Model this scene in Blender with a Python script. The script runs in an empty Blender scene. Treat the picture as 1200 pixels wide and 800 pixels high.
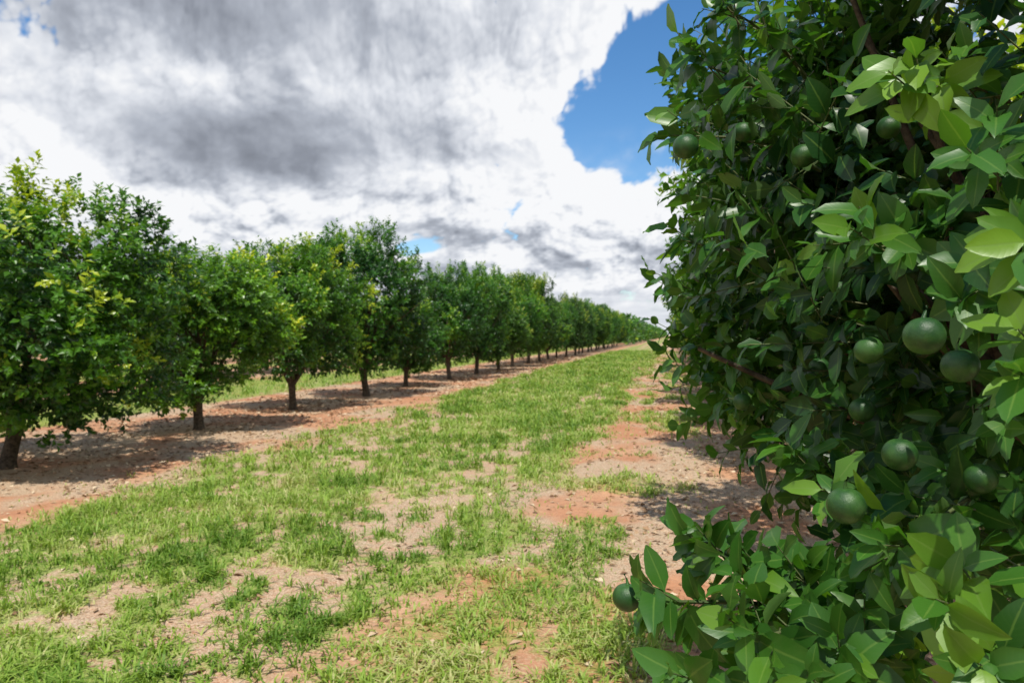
import bpy, math, numpy as np
from mathutils import Vector
rng=np.random.default_rng(7)
scene=bpy.context.scene
scene.view_settings.view_transform='Standard'; scene.view_settings.look='None'; scene.view_settings.exposure=0

# ------------------------------------------------------------------ noise
def vnoise(x,y,seed=0):
    xi=np.floor(x).astype(np.int64); yi=np.floor(y).astype(np.int64)
    xf=x-xi; yf=y-yi
    def h(a,b):
        n=(a*374761393+b*668265263+seed*1442695041)&0xffffffff
        n=((n^(n>>13))*1274126177)&0xffffffff
        return ((n^(n>>16))&0xffff)/65535.0
    u=xf*xf*(3-2*xf); v=yf*yf*(3-2*yf)
    return (h(xi,yi)*(1-u)+h(xi+1,yi)*u)*(1-v)+(h(xi,yi+1)*(1-u)+h(xi+1,yi+1)*u)*v
def fbm(x,y,seed=0,o=4,ro=.5):
    s=0;a=.5;t=0
    for i in range(o):
        s=s+a*vnoise(x,y,seed+i);t+=a;a*=ro
        x,y=(x*.8-y*.6)*2.03+3.1,(x*.6+y*.8)*2.03+1.7
    return s/t
def worley(x,y,seed=0):
    xi=np.floor(x).astype(np.int64); yi=np.floor(y).astype(np.int64);best=np.full(x.shape,9.0)
    def h(a,b,k):
        n=(a*374761393+b*668265263+(seed*7+k)*1442695041)&0xffffffff
        n=((n^(n>>13))*1274126177)&0xffffffff
        return ((n^(n>>16))&0xffff)/65535.0
    for i in (-1,0,1):
        for j in (-1,0,1):
            a=xi+i;b=yi+j
            best=np.minimum(best,(a+h(a,b,0)-x)**2+(b+h(a,b,1)-y)**2)
    return np.clip(1-best,0,1)
def sstep(a,b,x):
    t=np.clip((x-a)/(b-a),0,1); return t*t*(3-2*t)
def nrm(v): return v/np.maximum(np.linalg.norm(v,axis=-1,keepdims=True),1e-9)

# ------------------------------------------------------------------ mesh helper
def mk_mesh(name,V,F,mat,attrs=None,smooth=True):
    me=bpy.data.meshes.new(name)
    V=np.asarray(V,dtype=np.float32);F=np.asarray(F,dtype=np.int32)
    k=F.shape[1];nf=len(F)
    me.vertices.add(len(V));me.vertices.foreach_set('co',V.ravel())
    me.loops.add(nf*k);me.loops.foreach_set('vertex_index',F.ravel())
    me.polygons.add(nf)
    me.polygons.foreach_set('loop_start',np.arange(0,nf*k,k,dtype=np.int32))
    me.polygons.foreach_set('loop_total',np.full(nf,k,dtype=np.int32))
    me.polygons.foreach_set('use_smooth',np.full(nf,smooth,dtype=bool))
    me.update(calc_edges=True)
    for n,a in (attrs or {}).items():
        at=me.attributes.new(n,'FLOAT','POINT');at.data.foreach_set('value',np.asarray(a,dtype=np.float32))
    me.materials.append(mat)
    return me
def add_obj(name,data,parent=None,loc=(0,0,0)):
    o=bpy.data.objects.new(name,data);scene.collection.objects.link(o);o.location=loc
    if parent: o.parent=parent
    return o

# ------------------------------------------------------------------ materials
def new_mat(n):
    m=bpy.data.materials.new(n);m.use_nodes=True;nt=m.node_tree;nt.nodes.clear()
    return m,nt
class N:
    def __init__(s,nt): s.nt=nt
    def n(s,t,**k):
        x=s.nt.nodes.new(t)
        for a,b in k.items(): setattr(x,a,b)
        return x
    def put(s,sock,v):
        if isinstance(v,bpy.types.NodeSocket): s.nt.links.new(v,sock)
        else: sock.default_value=v
    def m(s,op,a,b=0.0,c=0.0,clamp=False):
        x=s.n('ShaderNodeMath',operation=op,use_clamp=clamp)
        s.put(x.inputs[0],a);s.put(x.inputs[1],b);s.put(x.inputs[2],c);return x.outputs[0]
    def mix(s,f,a,b,bt='MIX'):
        x=s.n('ShaderNodeMix',data_type='RGBA',blend_type=bt)
        s.put(x.inputs[0],f);s.put(x.inputs[6],a);s.put(x.inputs[7],b);return x.outputs[2]
    def attr(s,name): return s.n('ShaderNodeAttribute',attribute_name=name).outputs['Fac']
    def noise(s,vec,scale,detail=4,rough=.5,dist=0.0):
        x=s.n('ShaderNodeTexNoise');s.put(x.inputs['Vector'],vec);x.inputs['Scale'].default_value=scale
        x.inputs['Detail'].default_value=detail;x.inputs['Roughness'].default_value=rough;x.inputs['Distortion'].default_value=dist
        return x.outputs['Fac']
    def ss(s,x,a,b,c=0.0,d=1.0):
        r=s.n('ShaderNodeMapRange',interpolation_type='SMOOTHSTEP')
        s.put(r.inputs[0],x);r.inputs[1].default_value=a;r.inputs[2].default_value=b;r.inputs[3].default_value=c;r.inputs[4].default_value=d
        return r.outputs[0]
def rgb(r,g,b): return (r,g,b,1)

def leaf_material(name,dark,mid,yel,trans=.3,rough=.38,near=False):
    m,nt=new_mat(name);q=N(nt)
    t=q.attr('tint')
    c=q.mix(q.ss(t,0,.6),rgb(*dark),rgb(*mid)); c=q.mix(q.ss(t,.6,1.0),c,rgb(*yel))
    oi=q.n('ShaderNodeObjectInfo'); c=q.mix(1.0,c,oi.outputs['Color'],'MULTIPLY')
    geo=q.n('ShaderNodeNewGeometry')
    p=q.n('ShaderNodeBsdfPrincipled')
    if near:
        mid_a=q.attr('mid');lt=q.attr('along')
        vein=q.m('SINE',q.m('MULTIPLY',q.m('ADD',lt,q.m('MULTIPLY',mid_a,.20)),30.0))
        vein=q.m('POWER',q.m('ABSOLUTE',vein),8)
        c=q.mix(q.m('MULTIPLY',vein,.04),c,rgb(.12,.22,.05))
        c=q.mix(q.ss(mid_a,.88,.98,0,.45),c,rgb(.15,.26,.05))
        b=q.n('ShaderNodeBump');b.inputs['Strength'].default_value=.10;b.inputs['Distance'].default_value=.001
        q.put(b.inputs['Height'],q.m('SUBTRACT',q.m('MULTIPLY',vein,-.3),q.ss(mid_a,.8,1.0)));nt.links.new(b.outputs[0],p.inputs['Normal'])
    c2=q.mix(geo.outputs['Backfacing'],c,q.mix(.45,c,rgb(.15,.24,.08)))
    q.put(p.inputs['Base Color'],c2);p.inputs['Roughness'].default_value=rough
    p.inputs['Specular IOR Level'].default_value=.42
    tr=q.n('ShaderNodeBsdfTranslucent')
    q.put(tr.inputs[0],q.mix(1.0,c,rgb(2.2,2.2,.8),'MULTIPLY'))
    mx=q.n('ShaderNodeMixShader');mx.inputs[0].default_value=trans
    nt.links.new(p.outputs[0],mx.inputs[1]);nt.links.new(tr.outputs[0],mx.inputs[2])
    o=q.n('ShaderNodeOutputMaterial');nt.links.new(mx.outputs[0],o.inputs[0])
    return m
M_leaf=leaf_material('citrus_leaves',(.012,.056,.006),(.062,.185,.010),(.30,.40,.022),trans=.26,rough=.36)
M_near=leaf_material('citrus_leaves_close',(.011,.054,.010),(.044,.142,.015),(.16,.30,.022),trans=.28,rough=.37,near=True)
def simple_mat(name,c1,c2,scale,rough=.8,bump=.3,spec=.3,dist=.01,bs=None):
    m,nt=new_mat(name);q=N(nt);tc=q.n('ShaderNodeTexCoord')
    nz=q.noise(tc.outputs['Object'],scale,4,.6)
    p=q.n('ShaderNodeBsdfPrincipled');q.put(p.inputs['Base Color'],q.mix(q.ss(nz,.35,.65),rgb(*c1),rgb(*c2)))
    p.inputs['Roughness'].default_value=rough;p.inputs['Specular IOR Level'].default_value=spec
    b=q.n('ShaderNodeBump');b.inputs['Strength'].default_value=bump;b.inputs['Distance'].default_value=dist
    q.put(b.inputs['Height'],q.noise(tc.outputs['Object'],bs or scale*3,2));nt.links.new(b.outputs[0],p.inputs['Normal'])
    o=q.n('ShaderNodeOutputMaterial');nt.links.new(p.outputs[0],o.inputs[0]);return m
M_bark=simple_mat('bark',(.045,.034,.024),(.13,.098,.07),22,.9,.6)
M_twig=simple_mat('green_twig',(.06,.10,.03),(.11,.12,.05),30,.6,.2,dist=.002)
M_fruit=simple_mat('green_orange_rind',(.012,.054,.010),(.036,.105,.018),30,.40,.5,.4,dist=.0012,bs=700)
def tint_mat(name,a,b,c,rough=.7,trans=0.0):
    m,nt=new_mat(name);q=N(nt);t=q.attr('tint')
    col=q.mix(q.ss(t,0,.5),rgb(*a),rgb(*b));col=q.mix(q.ss(t,.5,1),col,rgb(*c))
    p=q.n('ShaderNodeBsdfPrincipled');q.put(p.inputs['Base Color'],col);p.inputs['Roughness'].default_value=rough
    p.inputs['Specular IOR Level'].default_value=.3
    o=q.n('ShaderNodeOutputMaterial')
    if trans:
        tr=q.n('ShaderNodeBsdfTranslucent');q.put(tr.inputs[0],q.mix(1,col,rgb(1.6,1.5,.9),'MULTIPLY'))
        mx=q.n('ShaderNodeMixShader');mx.inputs[0].default_value=trans
        nt.links.new(p.outputs[0],mx.inputs[1]);nt.links.new(tr.outputs[0],mx.inputs[2]);nt.links.new(mx.outputs[0],o.inputs[0])
    else: nt.links.new(p.outputs[0],o.inputs[0])
    return m
M_grass=tint_mat('grass_blades',(.11,.22,.022),(.26,.39,.055),(.50,.49,.22),.55,.3)
M_litter=tint_mat('dry_leaves',(.12,.065,.035),(.36,.22,.12),(.62,.50,.34),.75)

# ------------------------------------------------------------------ ground
def strip_masks(x,y):
    wl=-5.25+(fbm(y*.6,x*.2,11)-.5)*1.5-np.clip(y-10,0,20)*.02
    wr=-1.25+(fbm(y*.7+40,x*.5,12)-.5)*1.5
    inside=sstep(-.6,.4,x-wl)*(1-sstep(-.5,.3,x-wr))
    t1=np.exp(-((x+2.05-(fbm(y*.3,0*x,13)-.5)*.3)/.26)**2)
    t2=np.exp(-((x+4.15-(fbm(y*.3,0*x,14)-.5)*.3)/.20)**2)
    cl=fbm(x*5.5,y*4.0,15,5,.62); big=fbm(x*.8,y*.5,16,3)
    g=inside*sstep(.24,.55,cl+.32*(big-.5)-.14*t1-.09*t2)
    weeds=(1-inside)*sstep(.52,.64,fbm(x*1.5,y*1.0,17,4))*sstep(-6.4,-5.3,x)*(1-sstep(-.4,.8,x))*.6
    far_l=(1-sstep(-10.9,-10.3,x))*sstep(-15.2,-14.4,x)*sstep(.3,.5,cl+.1)
    g=np.maximum(np.maximum(g,weeds),far_l)
    return np.clip(g,0,1),inside
def height(x,y):
    g,i=strip_masks(x,y)
    d=np.exp(-(np.hypot(x,y)/60)**2)
    t1=np.exp(-((x+2.0)/.3)**2)+np.exp(-((x+4.15)/.3)**2)
    return (.06*(fbm(x*.4,y*.4,30,3)-.5)+.035*(fbm(x*3,y*3,31,4)-.5)-.02*t1+.015*g)*d
def axis(segs):
    out=[]
    for a,b,st in segs: out+=list(np.arange(a,b,st))
    return out
xs=np.array([-3600,-1200,-500,-220,-120,-70,-45]+axis([(-30,-12,.8),(-12,-6,.12),(-6,1.6,.045),(1.6,5,.15),(5,20,1.0)])+[20,35,60,120,300,900,3600])
ys=[-3600,-900,-300,-100,-40,-20,-10]+axis([(-6,0,.5),(0,2,.12)]);v=2.0
while v<80: ys.append(v);v+=max(.045,v*.009)
while v<3600: ys.append(v);v*=1.25
ys=np.array(ys+[3700.])
X,Y=np.meshgrid(xs,ys);Z=height(X,Y)
V=np.stack([X,Y,Z],-1).reshape(-1,3);nx=len(xs);ny=len(ys)
i=np.arange(nx-1)[None,:]+nx*np.arange(ny-1)[:,None];i=i.ravel()
F=np.stack([i,i+1,i+nx+1,i+nx],-1)
G,IN=strip_masks(X,Y)
px_=((X+7.9+4.75)%9.5)-4.75
per=sstep(2.5,3.2,np.abs(px_))
outer=((X<-15)|(X>6.5))
G=np.where(outer,per*.9,G)
lit=np.maximum(sstep(.44,.66,fbm(X*1.3,Y*.9,21,5)+.08*np.exp(-((px_)/1.8)**2)),IN*.85)
M_ground,nt=new_mat('orchard_ground');q=N(nt);tc=q.n('ShaderNodeTexCoord');ob=tc.outputs['Object']
ga=q.attr('grass');la=q.attr('litter')
n1=q.noise(ob,.9,3,.6);n2=q.noise(ob,14,4,.7);n3=q.noise(ob,75,3,.7)
soil=q.mix(q.ss(n1,.3,.7),rgb(.44,.195,.10),rgb(.54,.30,.17))
soil=q.mix(q.ss(n2,.35,.65,0,.55),soil,rgb(.32,.15,.085))
soil=q.mix(q.ss(n3,.5,.75,0,.45),soil,rgb(.57,.42,.29))
dry=q.mix(q.ss(n3,.35,.65),rgb(.24,.16,.10),rgb(.62,.51,.37))
dry=q.mix(q.ss(n2,.4,.7,0,.55),dry,rgb(.43,.29,.18))
c=q.mix(q.m('MULTIPLY',la,q.ss(n2,.3,.6,.45,1.0)),soil,dry)
gr=q.mix(q.ss(n3,.35,.65),rgb(.10,.18,.02),rgb(.29,.38,.075))
gf=q.m('ADD',ga,q.m('MULTIPLY',q.m('SUBTRACT',n2,.5),1.5))
c=q.mix(q.ss(gf,.25,.9,0,.82),c,gr)
p=q.n('ShaderNodeBsdfPrincipled');q.put(p.inputs['Base Color'],c);p.inputs['Roughness'].default_value=.95;p.inputs['Specular IOR Level'].default_value=.15
b=q.n('ShaderNodeBump');b.inputs['Strength'].default_value=.8;b.inputs['Distance'].default_value=.035
q.put(b.inputs['Height'],n2);nt.links.new(b.outputs[0],p.inputs['Normal'])
o=q.n('ShaderNodeOutputMaterial');nt.links.new(p.outputs[0],o.inputs[0])
add_obj('ground',mk_mesh('ground',V,F,M_ground,{'grass':G.ravel(),'litter':lit.ravel()}))

# ------------------------------------------------------------------ grass blades
def blades(n,x0,x1,y0,y1,seed):
    r=np.random.default_rng(seed)
    y=y0*np.exp(r.random(n)*math.log(y1/y0));x=r.uniform(x0,x1,n)
    q_=r.random(n)<.55;cell=.11*np.clip(y/5,1,8);cx=np.floor(x/cell);cy=np.floor(y/cell)
    hx=vnoise(cx,cy,91);hy=vnoise(cx,cy,92)
    x=np.where(q_,(cx+hx)*cell+r.normal(0,.22,n)*cell,x);y=np.where(q_,(cy+hy)*cell+r.normal(0,.22,n)*cell,y)
    y=np.maximum(y,1.2)
    g,_=strip_masks(x,y);k=r.random(n)<g*.95*(.4+1.3*sstep(.35,.6,fbm(x*7,y*7,56,2)))+.03
    x=x[k];y=y[k];g=g[k];q_=q_[k];n=len(x)
    sc=np.clip(y/6,1,6)**.75
    tuft=fbm(x*3,y*3,55,2)
    h=r.uniform(.022,.075,n)*(.5+.7*g)*sc**.4*(.3+1.6*tuft)*np.where(q_,1.3,.8);w=r.uniform(.004,.011,n)*sc
    a=r.uniform(0,2*math.pi,n);lean=r.uniform(.2,1.9,n)
    z=height(x,y)-.004
    B=np.stack([x,y,z],-1);s=np.stack([np.cos(a),np.sin(a),0*a],-1);f=np.stack([-np.sin(a),np.cos(a),0*a],-1)
    up=np.array([0,0,1.0])
    m1=B+f*(h*lean*.35)[:,None]+up*(h*.62)[:,None];t=B+f*(h*lean)[:,None]+up*(h*(1.05-.25*lean))[:,None]
    W=w[:,None]
    V=np.stack([B-s*W*.5,B+s*W*.5,m1+s*W*.6,m1-s*W*.6,t],1).reshape(-1,3)
    b=np.arange(n)[:,None]*5
    F=np.concatenate([b+[0,1,2],b+[0,2,3],b+[3,2,4]],0)
    ti=np.clip(r.normal(.42,.2,n)+(fbm(x*1.5,y*1.5,77,3)-.5)*1.3-.25*(g-.6)+.35*(r.random(n)<.08),0,1)
    return V,F,np.repeat(ti,5)
V1,F1,T1=blades(320000,-6.2,.6,1.8,75,1);V2,F2,T2=blades(20000,-15,-10.3,5,80,2)
add_obj('grass',mk_mesh('grass',np.vstack([V1,V2]),np.vstack([F1,F2+len(V1)]),M_grass,{'tint':np.concatenate([T1,T2])},False))

# ------------------------------------------------------------------ leaves
def leaves_lo(P,D,U,L,W,tint):
    S=nrm(np.cross(D,U));U=np.cross(S,D);n=len(P);L=L[:,None];W=W[:,None]
    mid=P+D*L*.5;V=np.stack([P,mid-S*W*.5+U*W*.14,mid,mid+S*W*.5+U*W*.14,P+D*L-U*L*.12],1).reshape(-1,3)
    b=np.arange(n)[:,None]*5
    F=np.concatenate([b+[0,2,1],b+[0,3,2],b+[1,2,4],b+[2,3,4]],0)
    return V,F,np.repeat(tint,5)
def leaves_hi(P,D,U,L,W,tint,r):
    S=nrm(np.cross(D,U));U=np.cross(S,D);n=len(P)
    ts=np.array([0,.10,.28,.52,.78,.92,1.0]);ws=np.array([.04,.10,.80,1.0,.68,.33,.03])
    curl=r.normal(.25,.18,n);fold=r.uniform(.05,.5,n);wav=r.normal(0,.05,n)
    V=np.zeros((n,len(ts),3,3));mid=np.zeros((n,len(ts),3));al=np.zeros((n,len(ts),3))
    for j,(t,w) in enumerate(zip(ts,ws)):
        c=P+D*(L*t)[:,None]-U*(L*curl*t*t)[:,None]
        hw=W*w*.5;al[:,j]=t
        for k,sg in enumerate((-1,0,1)):
            V[:,j,k]=c+S*(sg*hw)[:,None]+U*(abs(sg)*hw*fold+sg*wav*W*(1 if j%2 else -1))[:,None]
        mid[:,j,1]=1
    m=len(ts)*3;b=np.arange(n)[:,None]*m;Fs=[]
    for j in range(len(ts)-1):
        for k in range(2):
            a=j*3+k;Fs.append(b+[a,a+1,a+4,a+3])
    return V.reshape(-1,3),np.concatenate(Fs,0),np.repeat(tint,m),mid.ravel(),al.ravel()
def shoots_to_leaves(P,D,Ls,k,r,leafL,tint,out,tv=.13):
    n=len(P)
    ref=nrm(np.cross(D,r.normal(0,1,(n,3))));ref2=np.cross(D,ref)
    oP=[];oD=[];oU=[];oL=[];oT=[];ph=r.uniform(0,6.28,n)
    for j in range(k):
        s=(j+.6)/k
        a=ph+j*2.4+r.normal(0,.3,n)
        rad=ref*np.cos(a)[:,None]+ref2*np.sin(a)[:,None]
        pit=np.clip(r.normal(1.15-.55*s,.25,n),.15,1.7)
        d=D*np.cos(pit)[:,None]+rad*np.sin(pit)[:,None]
        d=nrm(d+np.array([0,0,-.22])+r.normal(0,.12,(n,3)))
        u=nrm(D*.7-d*np.sum(D*d,1,keepdims=True)*.7+out*.55+np.array([0,0,.35])+r.normal(0,.3,(n,3)))
        oP.append(P+D*(Ls*s)[:,None]);oD.append(d);oU.append(u)
        oL.append(leafL*r.uniform(.6,1.2,n)*(1-.25*s))
        oT.append(np.clip(tint+r.normal(0,tv,n)+.14*s,0,1))
    return [np.concatenate(z,0) for z in (oP,oD,oU,oL,oT)]
def tube(path,radii,sides=7):
    path=np.array(path,float);n=len(path);V=[];F=[]
    for i in range(n):
        t=nrm((path[min(i+1,n-1)]-path[max(i-1,0)])[None])[0]
        a=np.cross(t,[.31,.2,.93] if abs(t[2])<.9 else [1,0,0]);a/=np.linalg.norm(a);b=np.cross(t,a)
        for k in range(sides):
            q_=2*math.pi*k/sides;V.append(path[i]+radii[i]*(a*math.cos(q_)+b*math.sin(q_)))
    for i in range(n-1):
        for k in range(sides):
            F.append((i*sides+k,i*sides+(k+1)%sides,(i+1)*sides+(k+1)%sides,(i+1)*sides+k))
    return np.array(V),np.array(F)
def bez(a,b,c,n=6): 
    t=np.linspace(0,1,n)[:,None];return (1-t)**2*np.array(a)+2*t*(1-t)*np.array(b)+t*t*np.array(c)
def join(parts):
    V=[];F=[];o=0
    for v,f in parts: V.append(v);F.append(f+o);o+=len(v)
    return np.vstack(V),np.vstack(F)
def make_branches(r,R,zc,H,tr=.085,fork=.6,nl=7,sub=4):
    parts=[];lean=r.normal(0,.06,2)
    pts=[(0,0,-.08),(lean[0]*.3,lean[1]*.3,.12),(lean[0],lean[1],fork*.6),(lean[0]*1.6,lean[1]*1.6,fork)]
    parts.append(tube(pts,[tr*1.55,tr*1.1,tr,tr*1.1],9));f=np.array(pts[-1])
    for i in range(nl):
        a=6.283*i/nl+r.uniform(-.3,.3);e=r.uniform(.15,1.25)
        tip=np.array([math.cos(a)*math.cos(e)*R*.7,math.sin(a)*math.cos(e)*R*.7,zc+math.sin(e)*H*.55-.25])
        m=(f+tip)/2+np.array([0,0,r.uniform(-.05,.3)])+r.normal(0,.08,3)
        pa=bez(f-[0,0,.06],m,tip,7);parts.append(tube(pa,np.linspace(tr*.6,.012,7),6))
        for s in range(sub):
            st=pa[2+s%4];t2=tip+r.normal(0,.3,3);t2[2]=max(t2[2],.7)
            parts.append(tube(bez(st,(st+t2)/2+r.normal(0,.1,3),t2,5),np.linspace(tr*.26,.006,5),5))
    return join(parts)
def crown_shoots(r,lobes,n,shell=.35,minz=.55,hole=(.24,.40)):
    lobes=np.array(lobes);area=lobes[:,3]*lobes[:,4];idx=r.choice(len(lobes),n*3,p=area/area.sum())
    d=nrm(r.normal(0,1,(n*3,3)));rr=1-shell*r.random(n*3)**1.6
    c=lobes[idx];P=c[:,:3]+d*np.stack([c[:,3],c[:,3],c[:,4]],-1)*rr[:,None]
    dep=np.zeros(len(P))
    for l in lobes:
        qn=np.linalg.norm((P-l[:3])/np.array([l[3],l[3],l[4]]),axis=1);dep=np.maximum(dep,(1-qn)*l[3])
    keep=(dep<.42)|(r.random(len(P))<.12)
    keep&=P[:,2]>minz+r.uniform(-.15,.2,len(P))
    hsh=fbm(P[:,0]*2.2+P[:,2]*1.3+9,P[:,1]*2.2-P[:,2]*1.9,5,3)
    keep&=hsh>r.uniform(hole[0],hole[1],len(P))
    P=P[keep][:n];d=d[keep][:n];dep=dep[keep][:n]
    D=nrm(d*.8+np.array([0,0,.42])+r.normal(0,.38,(len(P),3)))
    return P,D,dep
def make_tree(seed,R,H,zc,n=3300,k=9,leaf=.125,spikes=26):
    r=np.random.default_rng(seed)
    lobes=[(0,0,zc,R*.78,H*.78)]
    for i in range(15):
        dd=nrm(r.normal(0,1,(1,3)))[0];dd[2]=dd[2]*.9+.08
        s=r.uniform(.24,.50)*R
        lobes.append((dd[0]*R*.74,dd[1]*R*.74,zc+dd[2]*H*.80,s,s*r.uniform(.7,1.2)))
    P,D,dep=crown_shoots(r,lobes,n,hole=(.30,.46))
    sp=[]
    for i in range(spikes):
        a=r.uniform(0,6.28);q_=math.sqrt(r.random())*.8;b=np.array([math.cos(a)*R*q_,math.sin(a)*R*q_,zc+H*math.sqrt(1-q_*q_)*.85])
        dr=nrm(np.array([[math.cos(a)*.5*q_,math.sin(a)*.5*q_,1]])+r.normal(0,.2,(1,3)))[0];Lg=r.uniform(.15,.65)
        for s in np.arange(0,Lg,.11): 
            for e in range(2):
                sp.append(np.concatenate([b+dr*s+r.normal(0,.04,3),nrm((dr+r.normal(0,.5,3))[None])[0]]))
    sp=np.array(sp);P=np.vstack([P,sp[:,:3]]);D=np.vstack([D,sp[:,3:]]);dep=np.concatenate([dep,np.zeros(len(sp))])
    n=len(P)
    out=nrm((P-np.array([0,0,zc]))/np.array([R,R,H]))
    t=np.clip(.44+.75*(fbm(P[:,0]*1.4+P[:,2]*.8,P[:,1]*1.4-P[:,2]*.8,9,3)-.5)*2-dep*.9+.10*(P[:,2]-zc)/H+r.normal(0,.10,n),0,1)  # tint paints in sunlit clumps and tops, and shade deeper in the crown
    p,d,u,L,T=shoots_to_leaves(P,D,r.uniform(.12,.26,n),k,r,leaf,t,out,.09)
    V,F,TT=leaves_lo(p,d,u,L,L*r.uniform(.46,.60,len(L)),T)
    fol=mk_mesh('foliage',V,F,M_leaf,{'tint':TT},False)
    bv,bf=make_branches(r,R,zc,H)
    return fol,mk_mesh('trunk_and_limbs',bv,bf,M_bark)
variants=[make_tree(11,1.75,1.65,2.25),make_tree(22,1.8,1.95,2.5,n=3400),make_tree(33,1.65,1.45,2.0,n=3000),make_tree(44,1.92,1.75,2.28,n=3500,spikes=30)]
def place_tree(x,y,vi,s,rot,col=(1,1,1,1),zs=1.0,name='orange_tree'):
    e=bpy.data.objects.new(name,None);scene.collection.objects.link(e);e.empty_display_size=.3
    e.location=(x,y,0);e.rotation_euler=(0,0,rot);e.scale=(s,s,s*zs)
    f=add_obj('foliage',variants[vi][0],e);f.color=col;add_obj('trunk_and_limbs',variants[vi][1],e)
    return e
close_tree=bpy.data.objects.new('orange_tree',None);scene.collection.objects.link(close_tree)
first=[(-7.85,7.45,3,.98,.4,(1.15,1.05,1,1),.86),(-7.8,11.1,2,.90,2.0,(2.0,1.5,1.1,1),.88),(-8.1,14.8,0,.86,1.1,(1.3,1.15,1,1),1.02),
(-7.9,18.3,1,.97,3.3,(.75,.86,.9,1),1.0),(-8.2,22.0,2,.80,5.1,(.9,.95,1,1),.92),(-7.9,25.7,3,.88,2.6,(.75,.86,.9,1),1.08),(-7.9,29.4,1,.97,.9,(.8,.9,1,1),1.0)]
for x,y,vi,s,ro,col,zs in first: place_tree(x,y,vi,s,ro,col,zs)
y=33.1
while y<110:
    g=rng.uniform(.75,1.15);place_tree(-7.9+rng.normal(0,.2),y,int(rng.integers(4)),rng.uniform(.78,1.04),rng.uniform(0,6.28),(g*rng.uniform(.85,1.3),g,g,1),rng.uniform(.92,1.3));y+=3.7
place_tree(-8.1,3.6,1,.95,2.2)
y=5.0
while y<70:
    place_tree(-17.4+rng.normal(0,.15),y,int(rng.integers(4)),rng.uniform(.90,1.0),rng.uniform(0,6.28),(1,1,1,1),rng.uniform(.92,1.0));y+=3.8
y=6.1
while y<95:
    place_tree(1.8+rng.normal(0,.05),y,int(rng.integers(4)),rng.uniform(.84,.92),rng.uniform(0,6.28),(1.5,1.25,1,1),rng.uniform(.98,1.08));y+=3.7
place_tree(1.9,-1.6,2,.85,1.0)

def distant():
    r=np.random.default_rng(5);C=[]
    for row in range(-12,8):
        x=-7.9+9.5*row
        if row==0: y0=111
        elif row==1: y0=96;x=1.75
        elif row==-1: y0=71
        else: y0=4 if row<0 else 8
        y1=620 if row in(0,1) else 260
        yy=np.arange(y0,y1,3.8);C.append(np.stack([x+r.normal(0,.15,len(yy)),yy,r.uniform(.90,1.15,len(yy))],-1))
    C=np.vstack(C);n=120
    d=nrm(r.normal(0,1,(len(C),n,3)));rr=r.uniform(.8,1.1,(len(C),n,1))
    P=np.stack([C[:,0],C[:,1],2.45*C[:,2]],-1)[:,None,:]+d*rr*(np.array([1.9,1.95,1.95])*C[:,2][:,None])[:,None,:]
    P[...,2]=np.maximum(P[...,2],.5);P=P.reshape(-1,3);d=d.reshape(-1,3);m=len(P)
    D=nrm(r.normal(0,1,(m,3))+np.array([0,0,.3]));U=nrm(d+np.array([0,0,.5])+r.normal(0,.5,(m,3)))
    L=r.uniform(.5,1.0,m)
    return leaves_lo(P,D,U,L,L*.7,np.clip(r.normal(.32,.2,m),0,1))
V,F,T=distant()
add_obj('distant_orchard_trees',mk_mesh('distant_orchard_trees',V,F,M_leaf,{'tint':T},False))

# ------------------------------------------------------------------ the close orange tree
YAW=math.radians(12.3);fw=np.array([-math.sin(YAW),math.cos(YAW),0]);rt=np.array([math.cos(YAW),math.sin(YAW),0])
EYE=np.array([0,0,1.6])
def spot(px,py,d):
    return EYE+fw*d+rt*((px-600)/873*d)+np.array([0,0,(392-py)/873*d])
r=np.random.default_rng(99)
C0=fw*2.05+rt*1.87
lobes=[(C0[0],C0[1],2.0,1.22,1.36)]
for i in range(24):
    dd=nrm(r.normal(0,1,(1,3)))[0];s=r.uniform(.2,.42)
    lobes.append((C0[0]+dd[0]*1.06,C0[1]+dd[1]*1.06,2.0+dd[2]*1.18,s,s*1.2))
P,D,dep=crown_shoots(r,lobes,5600,shell=.32,minz=.5,hole=(.32,.50))
Ls=r.uniform(.10,.30,len(P))
tint=np.clip(.36-dep*.6+.6*(fbm(P[:,0]*3+P[:,2],P[:,1]*3-P[:,2],19,3)-.5)*2+r.normal(0,.14,len(P)),0,1)  # deeper leaves get darker tint, crown interior shade put into the colour
fruits=[(1083,393,55),(1018,410,40),(803,172,34),(870,155,30),(940,183,31),(992,592,52),(1055,532,44),(735,700,38),(1125,428,50),(905,330,26),(1010,250,30),(870,470,26),(1150,560,42),(960,430,28),(1060,320,34),(980,340,30),(1010,480,34),(1040,150,32),(1130,250,36),(930,260,26),(1100,200,34)]
fpos=np.array([spot(a,b_,873*.062/s) for a,b_,s in fruits])
twigs=[];ex=[]
def branch(a,b_,rad,n,spread=.5,ln=.14,up=.3,t=.38):
    a=np.array(a);b_=np.array(b_);m=(a+b_)/2+np.array([0,0,.05])
    pa=bez(a,m,b_,8);twigs.append(tube(pa,np.linspace(rad,rad*.35,8),6))
    dr=nrm((b_-a)[None])[0]
    for i in range(n):
        s=(i+.5)/n;k=min(int(s*7),6);f=s*7-k;p_=pa[k]*(1-f)+pa[k+1]*f
        ex.append((p_,nrm((dr*(.4+.8*s)+r.normal(0,spread,3)+np.array([0,0,up]))[None])[0],r.uniform(.5,1.1)*ln,t+r.normal(0,.12)))
    ex.append((b_,nrm((dr+np.array([0,0,up]))[None])[0],ln*.8,t+.1))
core=spot(1100,750,1.75)
branch(core,spot(795,705,1.32),.009,12,spread=.4,ln=.13)
branch(core,spot(825,800,1.22),.008,9,t=.4,spread=.4,ln=.12)
branch(spot(1000,760,1.5),spot(850,655,1.40),.006,7,spread=.4,ln=.12)
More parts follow.
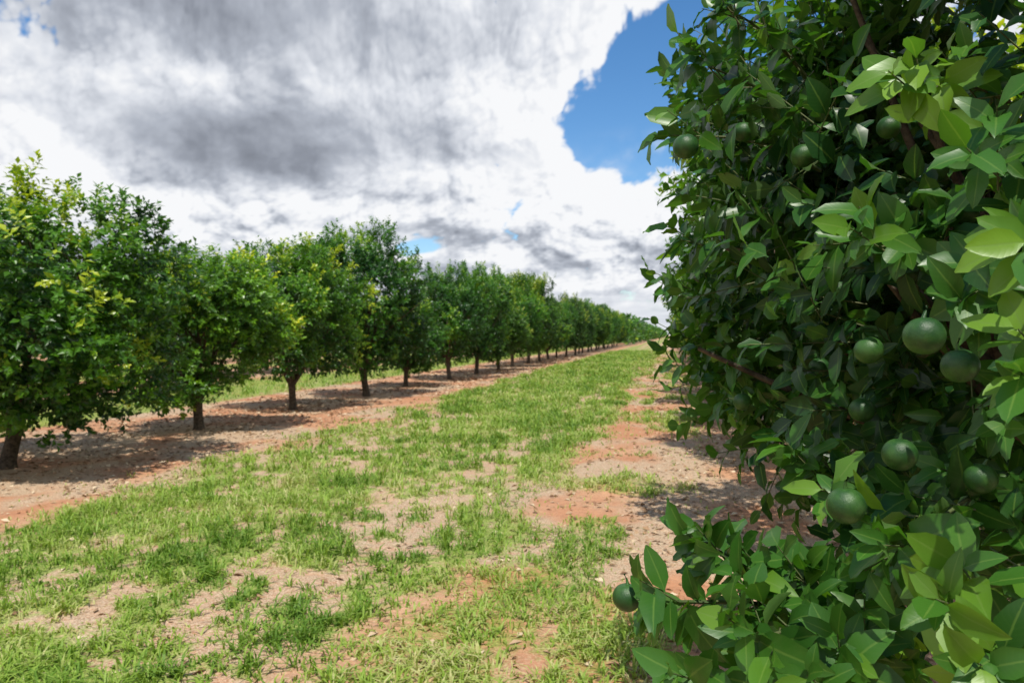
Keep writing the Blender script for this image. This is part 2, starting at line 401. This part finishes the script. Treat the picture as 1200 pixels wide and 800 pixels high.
branch(spot(1000,760,1.4),spot(890,750,1.18),.006,8,ln=.13)
branch(spot(1050,780,1.4),spot(950,690,1.38),.006,8,ln=.13)
branch(spot(1050,800,1.4),spot(970,810,1.12),.006,7,ln=.12)
branch(spot(1080,700,1.6),spot(1000,610,1.45),.006,9,ln=.13)
branch(spot(1080,640,1.7),spot(960,560,1.65),.006,9,ln=.13)
branch(spot(960,160,2.1),spot(830,80,1.83),.006,9,spread=.6,ln=.16)
branch(spot(960,200,2.1),spot(822,160,1.81),.006,7,spread=.6,ln=.16)
branch(spot(950,100,2.0),spot(855,15,1.8),.006,8,ln=.16)
branch(spot(960,320,2.2),spot(825,290,2.0),.006,7,ln=.16,spread=.6)
branch(spot(1250,660,1.3),spot(1120,710,1.0),.004,3,ln=.08,t=.55)
branch(spot(1300,430,1.2),spot(1215,450,.95),.004,3,ln=.08)
branch(spot(1320,300,1.2),spot(1225,300,.95),.004,3,ln=.08,t=.5)
branch(spot(1250,760,1.2),spot(1170,790,.98),.004,4,ln=.10,t=.5)
branch(spot(1180,120,1.7),spot(1070,110,1.35),.006,7,t=.65)
branch(spot(1150,300,1.6),spot(1030,290,1.35),.006,6,t=.45)
branch(spot(1200,560,1.5),spot(1070,640,1.2),.006,7,t=.4)
branch(spot(1250,200,1.5),spot(1160,200,1.2),.006,7,t=.4)
branch(spot(1250,350,1.5),spot(1160,330,1.2),.006,6,t=.35)
P=np.vstack([P,[e[0] for e in ex]]);D=np.vstack([D,[e[1] for e in ex]]);Ls=np.concatenate([Ls,[e[2] for e in ex]]);tint=np.concatenate([tint,[e[3] for e in ex]])
out=nrm((P-np.array([C0[0],C0[1],1.8])))
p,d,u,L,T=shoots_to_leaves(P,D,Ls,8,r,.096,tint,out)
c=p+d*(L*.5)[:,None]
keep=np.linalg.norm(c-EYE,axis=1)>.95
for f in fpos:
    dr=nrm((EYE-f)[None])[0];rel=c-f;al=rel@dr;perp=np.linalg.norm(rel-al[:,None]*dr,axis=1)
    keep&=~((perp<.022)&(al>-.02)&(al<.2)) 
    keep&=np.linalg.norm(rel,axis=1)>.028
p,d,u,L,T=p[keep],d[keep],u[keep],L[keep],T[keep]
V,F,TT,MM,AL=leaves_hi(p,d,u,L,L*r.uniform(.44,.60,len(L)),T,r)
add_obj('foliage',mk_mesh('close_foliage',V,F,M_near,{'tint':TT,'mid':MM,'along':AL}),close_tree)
for i in range(len(P)):
    if i%2 and i<4800: continue
    twigs.append(tube([P[i]-D[i]*.05,P[i]+D[i]*Ls[i]*.5,P[i]+D[i]*Ls[i]],[.0022,.0018,.0012],3))
tv,tf=join(twigs);add_obj('twigs',mk_mesh('twigs',tv,tf,M_twig),close_tree)
bv,bf=make_branches(r,1.3,1.9,1.2,tr=.08,nl=9,sub=6);bv=bv+np.array([C0[0],C0[1],0])
add_obj('trunk_and_limbs',mk_mesh('trunk_and_limbs_close',bv,bf,M_bark),close_tree)
def fruit_mesh():
    V=[];F=[];nu=24;nv=16
    for j in range(nv+1):
        th=math.pi*j/nv
        for i in range(nu):
            a=2*math.pi*i/nu;rr=.0265*(1-.10*math.exp(-(th/.22)**2)-.05*math.exp(-((math.pi-th)/.15)**2)+.012*math.sin(5*a)*math.sin(th))
            V.append((rr*math.sin(th)*math.cos(a),rr*math.sin(th)*math.sin(a),rr*math.cos(th)*.96))
    for j in range(nv):
        for i in range(nu): F.append((j*nu+i,(j+1)*nu+i,(j+1)*nu+(i+1)%nu,j*nu+(i+1)%nu))
    V=np.array(V);F=np.array(F)
    sv,sf=tube([(0,0,.021),(0.001,0,.027),(.003,0,.033),(.007,.003,.041)],[.005,.0028,.002,.0018],6)
    return join([(V,F),(sv,sf)])
fv,ff=fruit_mesh();parts=[]
for f in fpos:
    a=r.uniform(0,6.28);R_=np.array([[math.cos(a),-math.sin(a),0],[math.sin(a),math.cos(a),0],[0,0,1]]);tl=r.uniform(-.35,.35)
    T_=np.array([[1,0,0],[0,math.cos(tl),-math.sin(tl)],[0,math.sin(tl),math.cos(tl)]])
    parts.append(((fv@T_.T@R_.T)*r.uniform(.93,1.06)+f,ff))
V,F=join(parts);add_obj('oranges',mk_mesh('oranges',V,F,M_fruit),close_tree)

# ------------------------------------------------------------------ leaf litter
def litter():
    r=np.random.default_rng(3);n=100000
    y=1.5*np.exp(r.random(n)*math.log(60/1.5));x=r.uniform(-11,3.5,n)
    w=np.exp(-((x+7.9)/2.1)**2)*1.0+np.exp(-((x-.9)/1.6)**2)*.6+.08
    w*=.25+1.1*sstep(.35,.6,fbm(x*1.4,y*1.1,41,4))
    k=r.random(n)<w;x=x[k];y=y[k];n=len(x);z=height(x,y)+.004
    s=np.clip(y/8,1,4)**.6
    a=r.uniform(0,6.28,n);D=nrm(np.stack([np.cos(a),np.sin(a),r.normal(0,.22,n)],-1));U=nrm(np.stack([r.normal(0,.4,n),r.normal(0,.4,n),np.ones(n)],-1))
    L=r.uniform(.04,.085,n)*s
    return leaves_lo(np.stack([x,y,z],-1),D,U,L,L*r.uniform(.4,.6,n),np.clip(r.beta(1.6,1.4,n),0,1))
V,F,T=litter();add_obj('fallen_leaves',mk_mesh('fallen_leaves',V,F,M_litter,{'tint':T},False))

# ------------------------------------------------------------------ sun and sky
EL=math.radians(65);S=np.array([.25,-1.0]);S=S/np.linalg.norm(S);SD=Vector((S[0]*math.cos(EL),S[1]*math.cos(EL),math.sin(EL)))
sl=bpy.data.lights.new('sun','SUN');sl.energy=5.0;sl.angle=math.radians(.5);sl.color=(1,.95,.86)
so=add_obj('sun',sl);so.rotation_euler=SD.to_track_quat('Z','Y').to_euler()
w=bpy.data.worlds.new('World');scene.world=w;w.use_nodes=True;nt=w.node_tree;nt.nodes.clear();q=N(nt)
sky=q.n('ShaderNodeTexSky',sky_type='NISHITA',sun_disc=False);sky.sun_elevation=EL;sky.sun_rotation=math.atan2(S[0],S[1])
sky.ozone_density=3.0;sky.air_density=1.0;sky.dust_density=.2
hs=q.n('ShaderNodeHueSaturation');hs.inputs['Saturation'].default_value=1.25;nt.links.new(sky.outputs[0],hs.inputs['Color'])
bg1=q.n('ShaderNodeBackground');nt.links.new(hs.outputs[0],bg1.inputs[0]);bg1.inputs[1].default_value=.15
o=q.n('ShaderNodeOutputWorld');nt.links.new(bg1.outputs[0],o.inputs[0])

# cloud bank standing round the horizon up to 46 degrees, open to the sky and sun above
def ax2(segs):
    o=[]
    for a,b,s in segs: o+=list(np.arange(a,b,s))
    return np.array(o)
AZ=ax2([(-180,-55,1.0),(-55,10,.085),(10,42,.25),(42,180.5,1.0)]);ELV=ax2([(-1.5,0,.5),(0,28,.085),(28,46,.6)])
A,E=np.meshgrid(AZ,ELV);Ar=A+12.3
Ep=np.maximum(E,0)
def gs(a0,e0,sa,se,amp,AA,EE): return amp*np.exp(-((AA-a0)/sa)**2-((EE-e0)/se)**2)
def field(A,E):
    v=np.log(np.maximum(E,0)+7)*3.3;x=A/7.5
    wx=fbm(x*.7,v*.7,201,3)-.5;wy=fbm(x*.7+19,v*.7+4,202,3)-.5
    fx=fbm(x*4,v*4,205,4,.55)-.5;fy=fbm(x*4+19,v*4+4,206,4,.55)-.5
    Aw=A+5*wx;Ew=E+3.5*wy
    px_,py_=x+.45*wx+.10*fx,v+.45*wy+.10*fy
    soft=fbm(px_*.8-py_*.6,px_*.6+py_*.8,210,6,.5)
    puff=.46*worley(px_*1.7,py_*1.7,1)+.28*worley(px_*3.9+1,py_*3.9,2)+.16*worley(px_*8.5+2,py_*8.5,3)+.10*worley(px_*18+2,py_*18,4)
    dn=.52*soft+.48*(puff-.22)+.095
    dn=dn+gs(11,17.5,5.9,5.4,-.46,Aw,Ew)+gs(18,21.5,5.5,4.5,-.42,Aw,Ew)+gs(7.3,14.4,3.2,2.2,-.24,Aw,Ew)+gs(-33,23.5,3,1.6,-.35,Aw,Ew)+gs(-13,12.2,1.6,.8,-.28,A,E)+gs(-7.2,6.6,1.6,.7,-.25,A,E)+gs(-1,9,3,.8,-.12,A,E)
    dn=dn+gs(-16,17,15,8,.20,Aw,Ew)+gs(12,9.5,8,2.2,.12,A,E)+gs(1,22,4,4,.12,Aw,Ew)
    return dn,soft,puff,Aw,Ew
dn,soft,puff,Aw,Ew=field(Ar,Ep)
d1,s1,p1,_,_=field(Ar+.9,Ep+1.3);d2,s2,p2,_,_=field(Ar+.25,Ep+.4)
alpha=sstep(.43,.52,dn)
dark=gs(-21,13.8,11,3.3,1,Aw,Ew)*.52+gs(-19,22.5,15,3.8,1,Aw,Ew)*.40+gs(-8,15.5,6,2.8,1,Aw,Ew)*.24
fac=1-.80*np.clip(dark/.45,0,1)
low=1-sstep(9,14,Ep)
lit_=(soft-s1)*.7+((puff-p1)*(.55+.35*low)+(puff-p2)*(.55+.3*low))*(.12+.88*fac)  # puffs shaded as if lit from upper right, put into cloud brightness
bx,by=Ar/7.5,np.log(Ep+7)*3.3
big=fbm(bx*.8-by*.6+3,bx*.6+by*.8,260,6,.55)
B=.86+lit_+(big-.5)*.70+(soft-.5)*.35-dark
B+=gs(-34,14,5,6,.15,Aw,Ew)+gs(-23,18.0,4.5,1.3,.30,Aw,Ew)
B+=gs(-20,9.0,20,1.5,.10,Aw,Ew)+gs(7,10,9,2.5,.15,Aw,Ew)+gs(2,18,4,5,.08,Aw,Ew)
B+=.22*(1-sstep(.50,.66,dn))
B-=.42*sstep(.42,.58,fbm(Ar/8+7,Ep*.42,290,5))*gs(-4,5.8,34,1.9,1,Ar,Ep)
st=fbm(Ar/11,Ep*1.3,270,5)
k5=sstep(1.0,4.5,Ep)
B=B*k5+(1-k5)*(.62+.9*(st-.38))
alpha=np.maximum(alpha,(1-sstep(1.5,4.5,Ep))*(.40+.6*sstep(.4,.55,st)))
alpha=np.maximum(alpha,.75*gs(9.8,13.4,3.4,.8,1,Ar+9*(soft-.5),Ep+6*(soft-.5))*sstep(.3,.6,soft)*1.3)
R0=3400.0
a=np.radians(A);e=np.radians(E)
V=np.stack([R0*np.sin(a)*np.cos(e),R0*np.cos(a)*np.cos(e),R0*np.sin(e)+1.6],-1).reshape(-1,3)
nx=len(AZ);ny=len(ELV);i=(np.arange(nx-1)[None,:]+nx*np.arange(ny-1)[:,None]).ravel()
F=np.stack([i,i+nx,i+nx+1,i+1],-1)
M_cloud,nt=new_mat('clouds');q=N(nt)
r_=q.n('ShaderNodeValToRGB');nt.links.new(q.attr('bright'),r_.inputs[0]);el_=r_.color_ramp.elements
el_[0].position=0;el_[0].color=rgb(.17,.185,.22);el_[1].position=1;el_[1].color=rgb(.94,.95,.97)
for p_,c_ in ((.3,(.28,.305,.36)),(.55,(.45,.485,.555)),(.8,(.74,.77,.83))): m1=el_.new(p_);m1.color=rgb(*c_)
em=q.n('ShaderNodeEmission');nt.links.new(r_.outputs[0],em.inputs[0]);tr=q.n('ShaderNodeBsdfTransparent')
mx=q.n('ShaderNodeMixShader');nt.links.new(q.attr('cover'),mx.inputs[0]);nt.links.new(tr.outputs[0],mx.inputs[1]);nt.links.new(em.outputs[0],mx.inputs[2])
o=q.n('ShaderNodeOutputMaterial');nt.links.new(mx.outputs[0],o.inputs[0])
try: M_cloud.cycles.emission_sampling='NONE'
except Exception as ex_: print(ex_)
add_obj('sky',mk_mesh('sky',V,F,M_cloud,{'bright':np.clip(B,0,1).ravel(),'cover':np.clip(alpha,0,1).ravel()}))

# ------------------------------------------------------------------ camera
cd=bpy.data.cameras.new('camera');cd.lens=26.2;cd.sensor_width=36;cd.clip_end=9000;cd.clip_start=.05
cd.dof.use_dof=True;cd.dof.focus_distance=1.4;cd.dof.aperture_fstop=8.0
cam=add_obj('camera',cd,loc=tuple(EYE));cam.rotation_euler=(math.radians(90-.5),0,YAW);scene.camera=cam
print('done',len(bpy.data.objects))
